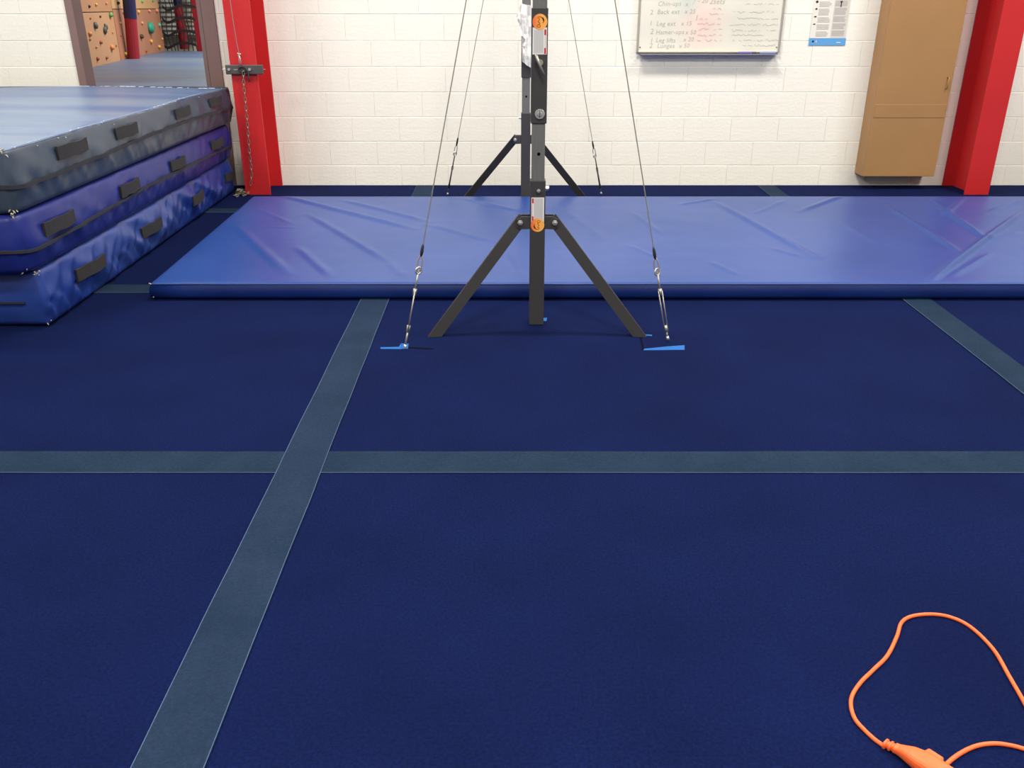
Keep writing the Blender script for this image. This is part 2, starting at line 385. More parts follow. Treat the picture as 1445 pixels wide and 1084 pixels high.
# ------------------------------------------------------------ long blue mat
def long_mat():
    t = thing('landing_mat', 'long flat blue vinyl mat lying across the floor behind the near post', 'mat', (0, 5.4, .0055))
    H = .086; y0, y1 = 4.34, 6.61; xr = 5.6
    cr = [((394, 277), (582, 325), .012, .045), ((432.5, 303), (549, 373), .010, .04), ((480, 283), (604, 315), .010, .04), ((333, 322), (403, 388), .008, .05),
          ((360, 295), (411, 317), .004, .03), ((418, 350), (465, 392), .007, .04), ((384, 322), (417, 323), .003, .02), ((548, 373), (566, 392), .006, .04),
          ((600, 318), (700, 345), .007, .04), ((650, 281), (735, 300), .006, .04), ((700, 350), (735, 395), .004, .04),
          ((1009, 287), (1150, 366), .012, .04), ((1130, 300), (1189, 278), .010, .035), ((1247, 291), (1353, 358), .012, .03), ((1314, 399), (1448, 298), .022, .028),
          ((1310, 283), (1388, 338), .016, .03), ((1087, 352), (1128, 364), .005, .03), ((1001, 371), (1040, 390), .005, .03), ((1068, 302), (1110, 284), .006, .03),
          ((885, 348), (925, 365), .005, .025), ((890, 300), (930, 330), .005, .03), ((960, 290), (1010, 282), .006, .03), ((1345, 392), (1400, 360), .008, .03),
          ((1360, 279), (1330, 306), .010, .03), ((1395, 340), (1445, 330), .006, .04), ((800, 300), (850, 340), .004, .05), ((1190, 318), (1250, 352), .003, .05), ((1400, 300), (1445, 283), .008, .03)]
    cr = [(at_z(*p, H).xy, at_z(*q, H).xy, amp * 1.35, wd * .8) for p, q, amp, wd in cr]
    def xl(y): return -1.893 - .088 * (y - y0) / (y1 - y0)
    def zt(x, y):
        z = .0
        p = Vector((x, y))
        for a, b, amp, wd in cr:
            d, tt, s = seg_d(p, a, b)
            if d < wd * 3:
                g = math.exp(-(d / wd) ** 2) * min(1, 4 * min(tt, 1 - tt) + .25)
                z += amp * g * (.75 + .6 * max(-1, min(1, s / wd)))
        z += .0035 * noise.noise(Vector((x * 1.1, y * 1.6, 3))) + .0012 * noise.noise(Vector((x * 4, y * 5, 8)))
        e = min(1, min(y - y0, y1 - y, x - xl(y)) / .06) if True else 1
        return H + z * max(0, e)
    NX, NY = 620, 170; bm = bmesh.new(); G = []
    for j in range(NY + 1):
        y = y0 + (y1 - y0) * j / NY; row = []
        for i in range(NX + 1):
            u = i / NX; x = xl(y) + (xr - xl(y)) * u
            yy = y - 5.4 + (.004 * noise.noise(Vector((x * 1.3, 0, 5))) if j == 0 else 0)
            row.append(bm.verts.new((x, yy, zt(x, y) - (.006 if j in (0, NY) or i in (0, NX) else 0))))
        G.append(row)
    for j in range(NY):
        for i in range(NX): bm.faces.new((G[j][i], G[j][i + 1], G[j + 1][i + 1], G[j + 1][i]))
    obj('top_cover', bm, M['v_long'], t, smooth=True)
    # side walls
    bm = bmesh.new(); K = 5
    ring = [(x / 40 * (xr - xl(y0)) + xl(y0), y0) for x in range(40)] + [(xr, y0), (xr, y1)] + [(xr - x / 40 * (xr - xl(y1)), y1) for x in range(1, 40)] + [(xl(y1), y1)]
    prev = None; rows = []
    for k in range(K + 1):
        f = k / K; z = (H - .006) * f
        out = .010 * math.sin(math.pi * f)
        rows.append([bm.verts.new((x + (-out if x < 0 and abs(x - xl(y)) < .01 else 0), y - 5.4 + (-out if y == y0 else out * (y == y1)) + .004 * noise.noise(Vector((x * 1.3, 0, 5))) * (y == y0), z)) for x, y in ring])
    n = len(ring)
    for a, b in zip(rows, rows[1:]):
        for i in range(n): bm.faces.new((a[i], a[(i + 1) % n], b[(i + 1) % n], b[i]))
    bm.faces.new(rows[0][::-1])
    obj('side_band', bm, M['v_long_shade'], t, smooth=True)
    bm = bmesh.new(); tube(bm, [(x, y0 - 5.403, H - .005 + .001 * noise.noise(Vector((x * 5, 0, 0)))) for x in [xl(y0) + i * .1 for i in range(75)]], .0035, 6)
    obj('piping', bm, M['v_long'], t)
    bm = bmesh.new()
    for _ in range(2):
        tube(bm, [(xl(y0) - .004 + random.uniform(-.01, .01), y0 - 5.404 + random.uniform(0, .01), .006 + .08 * _), (xl(y0) + .008, y0 - 5.408, .012 + .07 * _)], .003, 5)
    obj('frayed_corner', bm, M['foam_tear'], t)
long_mat()

# ------------------------------------------------------------ crash mat stack
def crash_mat(label, xa, xb, ya, yb, z0, z1, m, zipz, zipw, handles, hz, seed, topwave=0, zip_near=None, fold=1.0, r=.024, wid=2.3, rp=.0):
    """xa right edge at near end, xb right edge at far end"""
    zl = lambda y: xa + (xb - xa) * (y - ya) / (yb - ya)
    t = thing('crash_mat', label, 'mat', (-3.3, (ya + yb) / 2, z0 + .0055), 'crash mats in the stack')
    ox, oy, oz = -3.3, (ya + yb) / 2, z0
    H = z1 - z0
    def shape(u, v, w_):
        # u 0..1 left->right, v 0..1 near->far, w_ 0..1 low->high
        y = ya + (yb - ya) * v; xR = zl(y); xL = xR - wid
        x = xL + wid * u; z = z0 + H * w_
        # rounded box
        c = Vector((min(max(x, xL + r), xR - r), min(max(y, ya + r), yb - r), min(max(z, z0 + r), z1 - r)))
        p = Vector((x, y, z)); d = p - c
        if d.length > 1e-6:
            d.normalize(); p = c + d * r
        side = max(0, (u - .9) / .1) if u > .9 else 0
        s = math.sin(math.pi * w_)
        if u > .999:
            p.x += .022 * s * (1 if 0 < v < 1 else .5)
            amp = fold * .011
            f = noise.noise(Vector((y * 5 + z * 7 + seed, z * 3, seed))) + .6 * noise.noise(Vector((y * 13 - z * 10, z * 5, seed + 4)))
            p.x += amp * f * s ** .5
            if w_ < zipw_rel: p.x += .008 * fold * noise.noise(Vector((y * 20 + z * 14, z * 4, seed + 9))) * s ** .5
        if v < .001: p.y -= .022 * s + .008 * noise.noise(Vector((x * 6, z * 9, seed)))
        if v > .999: p.y += .015 * s
        if w_ > .999:
            b = 16 * u * (1 - u) * v * (1 - v)
            p.z += topwave * (.012 * noise.noise(Vector((x * .8, y * 1.6, seed))) + .008 * math.sin(y * 11 + .5 * math.sin(x * 2)) * max(0, noise.noise(Vector((x * .4, y * .9, seed + 2))) + .3)) - topwave * .012 * (1 - min(1, b))
        p.z += .006 * noise.noise(Vector((p.x * 1.5, p.y * 1.5, seed + 20))) * (1 if w_ > .5 and topwave else 0)
        if rp:
            cx_, cy_ = xR - rp, ya + rp; dx, dy = p.x - cx_, p.y - cy_
            if dx > 0 and dy < 0:
                m_ = max(abs(dx), abs(dy)); L_ = math.hypot(dx, dy); p.x = cx_ + dx * m_ / L_; p.y = cy_ + dy * m_ / L_
        return p - Vector((ox, oy, oz))
    zipw_rel = (zipz - z0) / H
    nu, nv, nw = 50, 150, 14
    us = sorted(set([0, .004, .01, .02] + [i / nu for i in range(nu + 1)] + [.98, .99, .996, 1])); vs = sorted(set([0, .003, .006, .01] + [i / nv for i in range(nv + 1)] + [.99, .994, .997, 1])); ws = [0, .04, .08, .12] + [.12 + .76 * i / nw for i in range(1, nw + 1)] + [.92, .96, 1]
    ws = sorted(set(round(x, 4) for x in ws))
    bm = bmesh.new(); cache = {}
    def V(u, v, w_):
        k = (round(u, 5), round(v, 5), round(w_, 5))
        if k not in cache: cache[k] = bm.verts.new(shape(u, v, w_))
        return cache[k]
    def grid(A, B, fn):
        for i in range(len(A) - 1):
            for j in range(len(B) - 1):
                bm.faces.new((fn(A[i], B[j]), fn(A[i + 1], B[j]), fn(A[i + 1], B[j + 1]), fn(A[i], B[j + 1])))
    grid(us, vs, lambda a, b: V(a, b, 1)); grid(us, vs, lambda a, b: V(a, b, 0))
    grid(us, ws, lambda a, b: V(a, 0, b)); grid(us, ws, lambda a, b: V(a, 1, b))
    grid(vs, ws, lambda a, b: V(1, a, b)); grid(vs, ws, lambda a, b: V(0, a, b))
    co_ = obj('cover', bm, m, t, smooth=True)
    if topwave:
        co_.data.materials.append(M['v_top_reflect'])
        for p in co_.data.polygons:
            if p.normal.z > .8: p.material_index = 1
    def surf(y, z, out):  # point on right side
        v = (y - ya) / (yb - ya); p = shape(1, v, (z - z0) / H); p.x += out; return p
    # zip
    hw = zipw / 2; zr = ((zipz if zip_near is None else zip_near) - z0) / H
    zz = lambda y: (.012 * math.sin(y * 1.7 + seed) if zip_near is None else 0)
    raw = [shape(.15 + .85 * i / 60, 0, zr) for i in range(60)]
    if zip_near is None: raw += [shape(1, i / 110, zr + zz(ya + (yb - ya) * i / 110) / H) for i in range(110)]
    else: raw = raw[:-1]
    sm = []
    for i in range(len(raw)):
        q = raw[max(0, i - 1):i + 2]; sm.append(sum(q, Vector()) / len(q))
    rows = []
    for i, p in enumerate(sm):
        tg = sm[min(i + 1, len(sm) - 1)] - sm[max(i - 1, 0)]; nn = Vector((tg.y, -tg.x, 0)).normalized()
        rows.append([bm_v for bm_v in [(p + nn * o_ + Vector((0, 0, dz))) for dz, o_ in ((-hw, -.012), (-hw, .011), (hw, .011), (hw, -.012))]])
    bm = bmesh.new(); rows = [[bm.verts.new(c) for c in r_] for r_ in rows]
    for a, b in zip(rows, rows[1:]):
        for k in range(4): bm.faces.new((a[k], a[(k + 1) % 4], b[(k + 1) % 4], b[k]))
    bm.faces.new(rows[0]); bm.faces.new(rows[-1][::-1])
    obj('zip', bm, M['zip'], t, smooth=False)
    # strap handles
    for (h0, h1) in handles:
        bm = bmesh.new(); n = 8; rows = []
        for i in range(n + 1):
            y = h0 + (h1 - h0) * i / n; o_ = .014 + .012 * math.sin(math.pi * i / n)
            tilt = .0025 * math.sin(i * 1.3 + h0)
            def hp(dz, oo):
                q = surf(y, hz + dz, 0); f = i / n
                q.x = (surf(h0, hz, 0).x * (1 - f) + surf(h1, hz, 0).x * f) + oo; q.z = hz + dz + tilt - z0; return q
            rows.append([bm.verts.new(hp(dz, oo)) for dz, oo in ((-.032, o_ - .012), (-.032, o_), (.032, o_), (.032, o_ - .012))])
        for a, b in zip(rows, rows[1:]):
            for k in range(4): bm.faces.new((a[k], a[(k + 1) % 4], b[(k + 1) % 4], b[k]))
        bm.faces.new(rows[0]); bm.faces.new(rows[-1][::-1])
        obj('carry_handle', bm, M['strap'], t)
    # torn corner bits and worn flecks
    def tear(p, n, s, name='torn_foam', mm='foam_tear'):
        bm = bmesh.new()
        for _ in range(n):
            q = p + Vector([random.uniform(-1, 1) * s for _ in range(3)])
            e = q + Vector([random.uniform(-1, 1) * s * .9 for _ in range(3)])
            tube(bm, [q, (q + e) / 2 + Vector((0, 0, random.uniform(-.004, .004))), e], [.0015, .0035, .001], 5)
        obj(name, bm, M[mm], t)
    return t, shape, tear, (ya, yb)
tb, shb, tearb, _ = crash_mat('lowest royal blue crash mat of the stack, resting on the carpet', -2.225, -2.32, 3.915, 7.22, 0, .277, M['v_bot'], .125, .008,
    [(4.24, 4.55), (5.14, 5.45), (6.07, 6.37), (6.97, 7.15)], .155, 3, zip_near=.125, fold=2.6)
tm, shm, tearm, _ = crash_mat('middle crash mat of the stack, violet-blue vinyl', -2.215, -2.30, 3.815, 7.2, .28, .552, M['v_mid'], .395, .014,
    [(3.99, 4.29), (4.89, 5.18), (5.74, 6.02), (6.66, 6.93)], .452, 11, fold=.9, rp=.12)
tt, sht, teart, _ = crash_mat('topmost crash mat of the stack, faded grey-blue vinyl with worn edges', -2.215, -2.265, 3.83, 7.24, .556, .845, M['v_top'], .685, .018,
    [(4.26, 4.57), (4.95, 5.25), (5.90, 6.22), (6.64, 6.93)], .762, 23, topwave=1.2, fold=1.3, rp=.08)
tearb(shb(1, 0, .97), 7, .014); tearb(shb(1, 0, .03), 3, .012);
tearm(shm(1, 0, .97), 5, .014); tearm(shm(1, 0, .04), 5, .012)
teart(sht(1, 0, .05), 9, .018); teart(sht(1, 0, .93), 9, .022)
bm = bmesh.new()
for k in range(26):
    v = .02 + .94 * random.random() ** 1.3; p = sht(1, v, 1 - .02 * random.random() - (.12 * random.random() if k % 4 == 0 else 0)) + Vector((.003, 0, .001))
    L = random.uniform(.006, .02)
    tube(bm, [p, p + Vector((random.uniform(-.004, .004), random.choice((L, L * .3)), random.uniform(-.012, .004)))], .0022, 5)
obj('worn_fleck', bm, M['fleck'], tt)
bm = bmesh.new()
pts = [sht(1, v / 80, .985) + Vector((.001, 0, .001)) for v in range(2, 66)]
tube(bm, pts, .0024, 6); obj('edge_piping', bm, mat('pale_piping', (132, 154, 186), .5), tt, smooth=True)
bm = bmesh.new()
for k in range(40):
    u = .40 + .55 * random.random(); p = sht(u, .994, 1) + Vector((0, random.uniform(-.02, .01), .001))
    tube(bm, [p, p + Vector((random.uniform(.01, .05), random.uniform(-.006, .006), 0))], .0024, 5)
obj('worn_fleck', bm, M['fleck'], tt)

# ------------------------------------------------------------ the high bar: two posts, braces, guy cables
hb = thing('horizontal_bar', 'dark grey gymnastics bar on two square posts held by braces and wire cables', 'gymnastics bar', (0, 0, 0))
BARZ = 2.75
def bolt(name, p, r, h, parent, m='chrome', n=6, label=None):
    bm = bmesh.new(); disc_y(bm, p[0], p[1], p[2], r, h, n); disc_y(bm, p[0], p[1] - h, p[2], r * .5, h * .6, 12)
    bmesh.ops.bevel(bm, geom=[e for e in bm.edges], offset=r * .08, segments=1, affect='EDGES')
    o = obj(name, bm, M[m], parent)
    if label: o['label'] = label
    return o
def sticker(parent, cx, yf, z_lab0, z_lab1, zc_, flip):
    hw = .0315; s = -1 if flip else 1
    bm = bmesh.new(); bx(bm, cx - hw, cx + hw, yf - .0012, yf, min(z_lab0, z_lab1), max(z_lab0, z_lab1))
    st = obj('sticker', bm, M['st_white'], parent); st['label'] = 'white warning label with an orange round logo'
    return st
def post(px, py, front):
    s = .035
    lo = obj('lower_post', box(px - s, px + s, py - s, py + s, 0, .692, bev=.003), M['steel_dark'], hb)
    it = obj('inner_tube', box(px - .0295, px + .0295, py - .0295, py + .0295, .62, 1.02, bev=.003), M['steel_tube'], hb)
    up = obj('upper_sleeve', box(px - s, px + s, py - s, py + s, .942, 1.411, bev=.003), M['steel_dark'], hb)
    tp = obj('top_tube', box(px - .0305, px + .0305, py - .0305, py + .0305, 1.38, BARZ + .02, bev=.003), M['steel_tube'], hb)
    obj('bar_clamp', box(px - .04, px + .04, py - .045, py + .045, BARZ - .06, BARZ + .03, bev=.006), M['steel_dark'], hb)
    f = py - s
    bm = bmesh.new(); disc_y(bm, px + .002, py - .0292, .81, .0075, .001, 16); obj('pin_hole', bm, M['hole'], hb)
    if front:
        o = bolt('clamp_bolt', (px + .004, f, .983), .022, .006, up, n=24, label='large round slotted chrome bolt')
        bm = bmesh.new(); bx(bm, px + .003, px + .005, f - .0125, f - .0095, .969, .997); obj('bolt_slot', bm, M['hole'], up)
        bolt('small_bolt', (px + .003, f, .648), .009, .012, lo)
        # lever pin
        bm = bmesh.new(); z = 1.196
        disc_y(bm, px + .003, f, z, .013, .014, 14); o = obj('lever_hub', bm, M['galv'], up)
        bm = bmesh.new(); tube(bm, [(px - .016, f - .026, 1.230), (px - .004, f - .027, 1.196), (px + .017, f - .028, 1.150)], .0062, 10)
        o = obj('lever_handle', bm, M['galv'], up, smooth=True)
        # side bolt on the right face
        bm = bmesh.new(); tube(bm, [(px + s, py - .01, .655), (px + s + .016, py - .01, .655)], [.012, .010], 8); obj('small_bolt', bm, M['chrome'], lo)
        # stickers
        for (par, zt, zb, zc_, sgn) in ((up, 1.335, 1.228, 1.357, 1), (lo, .617, .495, .490, -1)):
            hw = .0305 if sgn > 0 else .0295; yf = f
            bm = bmesh.new(); bx(bm, px - hw, px + hw, yf - .0010, yf, zb, zt); st = obj('sticker', bm, M['st_white'], par)
            bm = bmesh.new()
            for k in range(6):
                xx = px - sgn * (hw - .007) + sgn * k * .0066
                bx(bm, min(xx, xx + sgn * .005), max(xx, xx + sgn * .005), yf - .0014, yf - .0010, zb + .006, zt - .010 if sgn > 0 else zt - .004)
            obj('printed_text', bm, M['st_grey'], par)
            xr0 = px + sgn * (hw - .011); xr1 = px + sgn * (hw - .003); a, b = min(xr0, xr1), max(xr0, xr1)
            bm = bmesh.new(); top = zt - (.008 if sgn > 0 else .004); bot = zb + (.002 if sgn > 0 else .012)
            bx(bm, a, b, yf - .0015, yf - .0010, top - .022, top); bx(bm, a, b, yf - .0015, yf - .0010, bot, bot + .024)
            bx(bm, b - .001 if sgn > 0 else a, b if sgn > 0 else a + .001, yf - .0014, yf - .001, bot, top)
            o = obj('red_marking', bm, M['st_red'], par); o['label'] = 'red printed strip along the white label'
            rr = .0315
            bm = bmesh.new(); disc_y(bm, px, yf - .0010, zc_, rr, .0008, 28); o = obj('round_logo', bm, M['st_orange'], par); o['label'] = 'orange round emblem with brown swirls'
            # swirl drawing: crescent, wave, small loop
            bm = bmesh.new()
            def P(x, z): return (px + sgn * x * rr, zc_ + sgn * z * rr)
            cres = [(-.05 + .55 * math.cos(t), .12 + .5 * math.sin(t)) for t in [R(a) for a in range(110, -50, -16)]]
            wv = [(-.35, .45), (-.1, .42), (-.02, .25), (-.2, .12), (-.25, 0), (-.05, -.08), (0, -.22), (-.2, -.32)]
            lp = [(.05 - .2 + .22 * math.cos(t), -.52 + .16 * math.sin(t)) for t in [R(a) for a in range(0, 361, 40)]]
            for q, wd in ((cres, .0030), (cres[4:8], .0058), (wv, .0026), (lp, .0024)):
                ribbon_y(bm, [P(*c) for c in q], wd, yf - .0018, .0004)
            obj('logo_drawing', bm, M['st_logo'], par)
    else:
        bm = bmesh.new(); tube(bm, [(px - s, py, .655), (px - s - .018, py, .655)], [.010, .008], 8); obj('small_bolt', bm, M['chrome'], lo)
    # bracket wings and braces
    ydir = -1 if front else 1
    for sx in (-1, 1):
        bm = bmesh.new()
        prism_y(bm, [(px + sx * .030, .470), (px + sx * .030, .527), (px + sx * .072, .527), (px + sx * .094, .515), (px + sx * .094, .478), (px + sx * .078, .468)], py - .030, py - .022)
        obj('brace_bracket', bm, M['steel_dark'], hb)
        bm = bmesh.new()
        prism_y(bm, [(px + sx * .030, .470), (px + sx * .030, .527), (px + sx * .072, .527), (px + sx * .094, .515), (px + sx * .094, .478), (px + sx * .078, .468)], py + .022, py + .030)
        obj('brace_bracket', bm, M['steel_dark'], hb)
        top = Vector((px + sx * .080, py - .0, .500)); foot = Vector((px + sx * .480, py + ydir * .19, .0))
        d = (foot - top).normalized(); top2 = top - d * .022
        bm = bmesh.new(); beam(bm, top2, foot + d * .03, .050, .030)
        # cut flat at the floor
        bmesh.ops.bisect_plane(bm, geom=bm.verts[:] + bm.edges[:] + bm.faces[:], plane_co=(0, 0, .001), plane_no=(0, 0, -1), clear_outer=True)
        bmesh.ops.holes_fill(bm, edges=bm.edges[:])
        br = obj('brace', bm, M['steel_brace'], hb)
        bolt('pivot_bolt', (top.x, py - .030, .500), .013, .010, br)
FP = (.118, 3.98); BP = (.1035, 6.72)
post(*FP, True); post(*BP, False)
bm = bmesh.new(); tube(bm, [(FP[0], FP[1] - .06, BARZ), (BP[0], BP[1] + .06, BARZ)], .014, 16); obj('bar', bm, M['galv'], hb, smooth=True)

def guy(a, top, ys, wide, dark=False):
    """ys: picture rows of sleeve top, sleeve end, eye, upper nut, lower nut, end"""
    a, top = Vector(a), Vector(top)
    def T(y):
        lo, hi = -.05, 1
        for _ in range(40):
            mid = (lo + hi) / 2
            if proj_y(a + (top - a) * mid) > y: lo = mid
            else: hi = mid
        return a + (top - a) * lo
    P = [T(y) for y in ys]; d = (top - a).normalized()
    bm = bmesh.new(); tube(bm, [P[0] - d * .01, top], .0024, 6); g = obj('guy_cable', bm, M['cable'], hb)
    bm = bmesh.new(); tube(bm, [P[0] + d * .012, P[0], (P[0] + P[1]) / 2, P[1]], [.003, .006, .0075, .005], 8); obj('cable_sleeve', bm, M['black'], g, smooth=True)
    side = d.cross(Vector((0, 1, 0))).normalized()
    # snap hook: elongated loop from sleeve end to eye
    c = (P[1] + P[2]) / 2; L = (P[1] - P[2]).length / 2 + .006
    bm = bmesh.new(); tube(bm, [c + d * L * math.cos(t) + side * .010 * math.sin(t) for t in [2 * math.pi * k / 14 for k in range(14)]], .0035, 6, closed=True)
    obj('snap_hook', bm, M['galv'], g, smooth=True)
    side2 = (side + Vector((0, -.6, 0))).normalized()
    bm = bmesh.new(); tube(bm, [P[2] + d * .015 * math.cos(t) + side2 * .014 * math.sin(t) for t in [2 * math.pi * k / 14 for k in range(14)]], .0042, 6, closed=True)
    obj('eye_ring', bm, M['chrome'], g, smooth=True)
    bm = bmesh.new(); tube(bm, [P[2] - d * .014, P[3]], .0045, 8); tube(bm, [P[4], P[5]], .0045, 8)
    tube(bm, [P[3] + d * .008, P[3] - d * .022], .0085, 6); tube(bm, [P[4] + d * .022, P[4] - d * .008], .0085, 6)
    off = side * .0075 if wide else Vector((.0008, -.0075, 0))
    for s in (-1, 1): tube(bm, [P[3] + off * s, P[4] + off * s], .0055 if dark else .0028, 8)
    obj('turnbuckle', bm, M['steel_dark'] if dark else M['galv'], g, smooth=True)
    bm = bmesh.new(); q = P[5]; tube(bm, [q + d * .012, q, q - d * .006 + Vector((.004, 0, 0))], [.006, .008, .005], 8); obj('end_fitting', bm, M['chrome'], g, smooth=True)
guy((-.485, 3.635, 0), (FP[0] - .03, FP[1], BARZ), (348, 362, 382, 410, 466, 490), False)
guy((.720, 3.715, 0), (FP[0] + .03, FP[1], BARZ), (352, 366, 384, 410, 466, 478), True)
guy((-.530, 7.06, 0), (BP[0] - .03, BP[1], BARZ), (196, 206, 217, 236, 264, 274), False, True)
guy((.735, 7.10, 0), (BP[0] + .03, BP[1], BARZ), (201, 210, 220, 238, 264, 273), False, True)

# plastic sheet wrapped on the far post
def plastic():
    t = thing('plastic_wrap', 'crumpled white plastic sheet clinging to the rear bar post', 'plastic sheet', (BP[0], BP[1] - .035, 1.1))
    m = mat('white_plastic', (232, 228, 222), .35, var=.04, vscale=20, bump=.7, bscale=30)
    b = m.node_tree.nodes['Principled BSDF']
    out = [(735.5, 5), (745, 7), (752.5, 8), (752.5, 97), (748, 95), (743.5, 92.5), (741, 90), (737, 87), (738.5, 76), (741, 62), (741, 55), (737.5, 51), (734.5, 50), (736, 44), (739, 44), (737, 38), (731, 31), (729, 24), (731.5, 13)]
    P = [at_Y(x, y, BP[1] - .05) for x, y in out]; c = Vector((BP[0], BP[1] - .035, 1.1))
    bm = bmesh.new(); v = [bm.verts.new((p.x - c.x, 0, p.z - c.z)) for p in P]; f = bm.faces.new(v)
    bmesh.ops.triangulate(bm, faces=[f])
    bmesh.ops.subdivide_edges(bm, edges=bm.edges[:], cuts=5, use_grid_fill=True)
    for v in bm.verts:
        q = Vector((v.co.x * 28, 0, v.co.z * 20)); v.co.y = -.014 - .016 * abs(noise.noise(q)) * 2 - .01 * noise.noise(q * 2.3)
    r = bmesh.ops.extrude_face_region(bm, geom=bm.faces[:])
    for e in r['geom']:
        if isinstance(e, bmesh.types.BMVert): e.co.y += .004
    obj('plastic_sheet', bm, m, t)
plastic()

# ------------------------------------------------------------ bracket, chain and wire on the left column
BY = 7.10
def L2(px, py, Y): p = at_Y(px, py, Y); return p
p0 = L2(317.5, 91.5, BY); p1 = L2(372, 105, BY)
bk = thing('steel_bracket', 'dark steel bracket plate bolted across the left red column', 'bracket', ((p0.x + p1.x) / 2, BY, (p0.z + p1.z) / 2))
hx, hz = (p1.x - p0.x) / 2, (p0.z - p1.z) / 2
obj('plate', box(-hx, hx, -.006, .012, -hz, hz, bev=.005), mat('bracket_steel', (86, 82, 80), .5, metal=.3), bk)
for xx in (-.115, .045):
    bm = bmesh.new(); disc_y(bm, xx, -.006, .002, .011, .014, 6); obj('bolt', bm, M['chrome'], bk)
bm = bmesh.new(); bx(bm, -.08, -.05, -.0075, -.006, -.004, .004); obj('slot', bm, M['galv'], bk)
bm = bmesh.new(); tube(bm, [(-.01 + .028 * math.cos(t), -.016, .002 + .02 * math.sin(t)) for t in [2 * math.pi * k / 12 for k in range(12)]], .006, 6, closed=True)
obj('shackle', bm, M['black'], bk, smooth=True)
bm = bmesh.new(); tube(bm, [(.02, -.014, .01), (.035, -.018, -.02), (.03, -.014, -.06), (.034, -.014, -.09)], .005, 6); obj('hanging_pin', bm, M['steel_dark'], bk, smooth=True)
bm = bmesh.new(); tube(bm, [(-hx - .03, .02, 0), (hx + .012, .02, 0)], .004, 6); obj('rod', bm, M['galv'], bk)

ch = thing('chain', 'galvanised chain hanging from the bracket to a loose pile on the floor', 'chain', tuple(at_z(349, 276)))
co = Vector(ch.location)
bm = bmesh.new(); n = 12
tube(bm, [((.0085) * math.cos(t), 0, .017 * math.sin(t) + .004 * (1 if math.sin(t) > 0 else -1)) for t in [2 * math.pi * k / n for k in range(n)]], .0032, 5, closed=True)
link0 = obj('chain_link', bm, mat('chain_steel', (150, 140, 124), .4, metal=.7), ch, smooth=True)
path = catmull([L2(343.5, 104, BY - .02), L2(344, 120, BY - .02), L2(347, 150, BY - .02), L2(349.5, 178, BY - .02), L2(352, 214, BY - .02), L2(355, 246, BY - .02), L2(352, 268, BY - .03)], 30)
cum = [0]
for a, b in zip(path, path[1:]): cum.append(cum[-1] + (b - a).length)
nl = int(cum[-1] / .0325); first = True
def put_link(p, rot):
    global first
    o = link0 if first else link0.copy()
    if not first: C.objects.link(o)
    first = False
    o.parent = ch; o.location = p - co; o.rotation_euler = rot
for i in range(nl):
    s = i * .0325; k = max(j for j in range(len(cum)) if cum[j] <= s)
    d = (path[min(k + 1, len(path) - 1)] - path[k])
    put_link(path[k], (0, math.atan2(d.x, d.z) + math.pi if d.z < 0 else 0, (R(90) if i % 2 else 0) + R(20)))
for i in range(80):
    p = at_z(339.5 + random.gauss(0, 5), 273.5 + random.gauss(0, 2.0)); p.z = .005 + abs(random.gauss(0, .014))
    if p.x < -2.262: continue
    put_link(p, (R(90) + random.uniform(-.5, .5), random.uniform(-.4, .4), random.uniform(0, 6.28)))
wr = thing('wire_rope', 'thin wire with a knotted clip above the bracket on the left red column', 'wire', tuple(L2(339, 90, BY - .012)))
wo = Vector(wr.location); pts = [L2(x, y, BY - .012) for x, y in ((324.5, -2), (329, 30), (334, 60), (337, 74))]
p2 = pts[0] + (pts[0] - pts[1]).normalized() * 1.6
bm = bmesh.new(); tube(bm, [p2 - wo] + [p - wo for p in pts], .0028, 6); obj('wire', bm, M['cable'], wr)
bm = bmesh.new(); q = L2(337.5, 77, BY - .016) - wo; tube(bm, [q + Vector((-.012, 0, .01)), q, q + Vector((.014, 0, .004))], .005, 6); tube(bm, [q + Vector((.004, 0, .012)), q + Vector((-.008, 0, -.012))], .005, 6); obj('wire_clip', bm, M['galv'], wr)
bm = bmesh.new(); e = L2(339.5, 95, BY - .016) - wo
tube(bm, [q, (q + e) / 2 + Vector((-.006, 0, 0)), e], .0035, 6); tube(bm, [q, (q + e) / 2 + Vector((.008, 0, 0)), e], .0035, 6); obj('hook', bm, M['galv'], wr, smooth=True)

# ------------------------------------------------------------ cabinet
cb = thing('wall_cabinet', 'tall tan metal cabinet fixed on the white wall by the right red column', 'cabinet', (3.248, WY, .11))
cz, chh, cdp = 0, 1.9, .2
obj('carcass', box(-.297, .297, -cdp + .02, -.002, 0, chh, bev=.002, seg=1), M['cab'], cb)
bm = box(-.297, .297, -cdp - .002, -cdp + .017, .004, chh - .004, bev=.002, seg=1)
dr = obj('door', bm, M['cab'], cb)
pz = at_Y(1264, 147.5, WY - .2).z - .11; pz2 = at_Y(1264, 166, WY - .2).z - .11
bm = bmesh.new(); bx(bm, -.29, .285, -cdp - .0045, -cdp - .002, pz2, pz); bmesh.ops.bevel(bm, geom=bm.edges[:], offset=.0012, segments=1, affect='EDGES'); obj('patch_panel', bm, M['cab'], dr)
hz0 = at_Y(1337, 125, WY - .21).z - .11; hz1 = at_Y(1337, 109, WY - .21).z - .11; hxx = .258
bm = bmesh.new(); tube(bm, [(hxx, -cdp - .002, hz1), (hxx, -cdp - .02, hz1 - .003), (hxx, -cdp - .02, hz0 + .003), (hxx, -cdp - .002, hz0)], .0045, 8); obj('handle', bm, M['cab'], dr, smooth=True)
bm = bmesh.new(); bx(bm, hxx - .008, hxx + .008, -cdp - .0035, -cdp - .002, hz1 - .01, hz1 + .004); obj('keyhole_plate', bm, mat('brown_plate', (120, 82, 44), .5), dr)

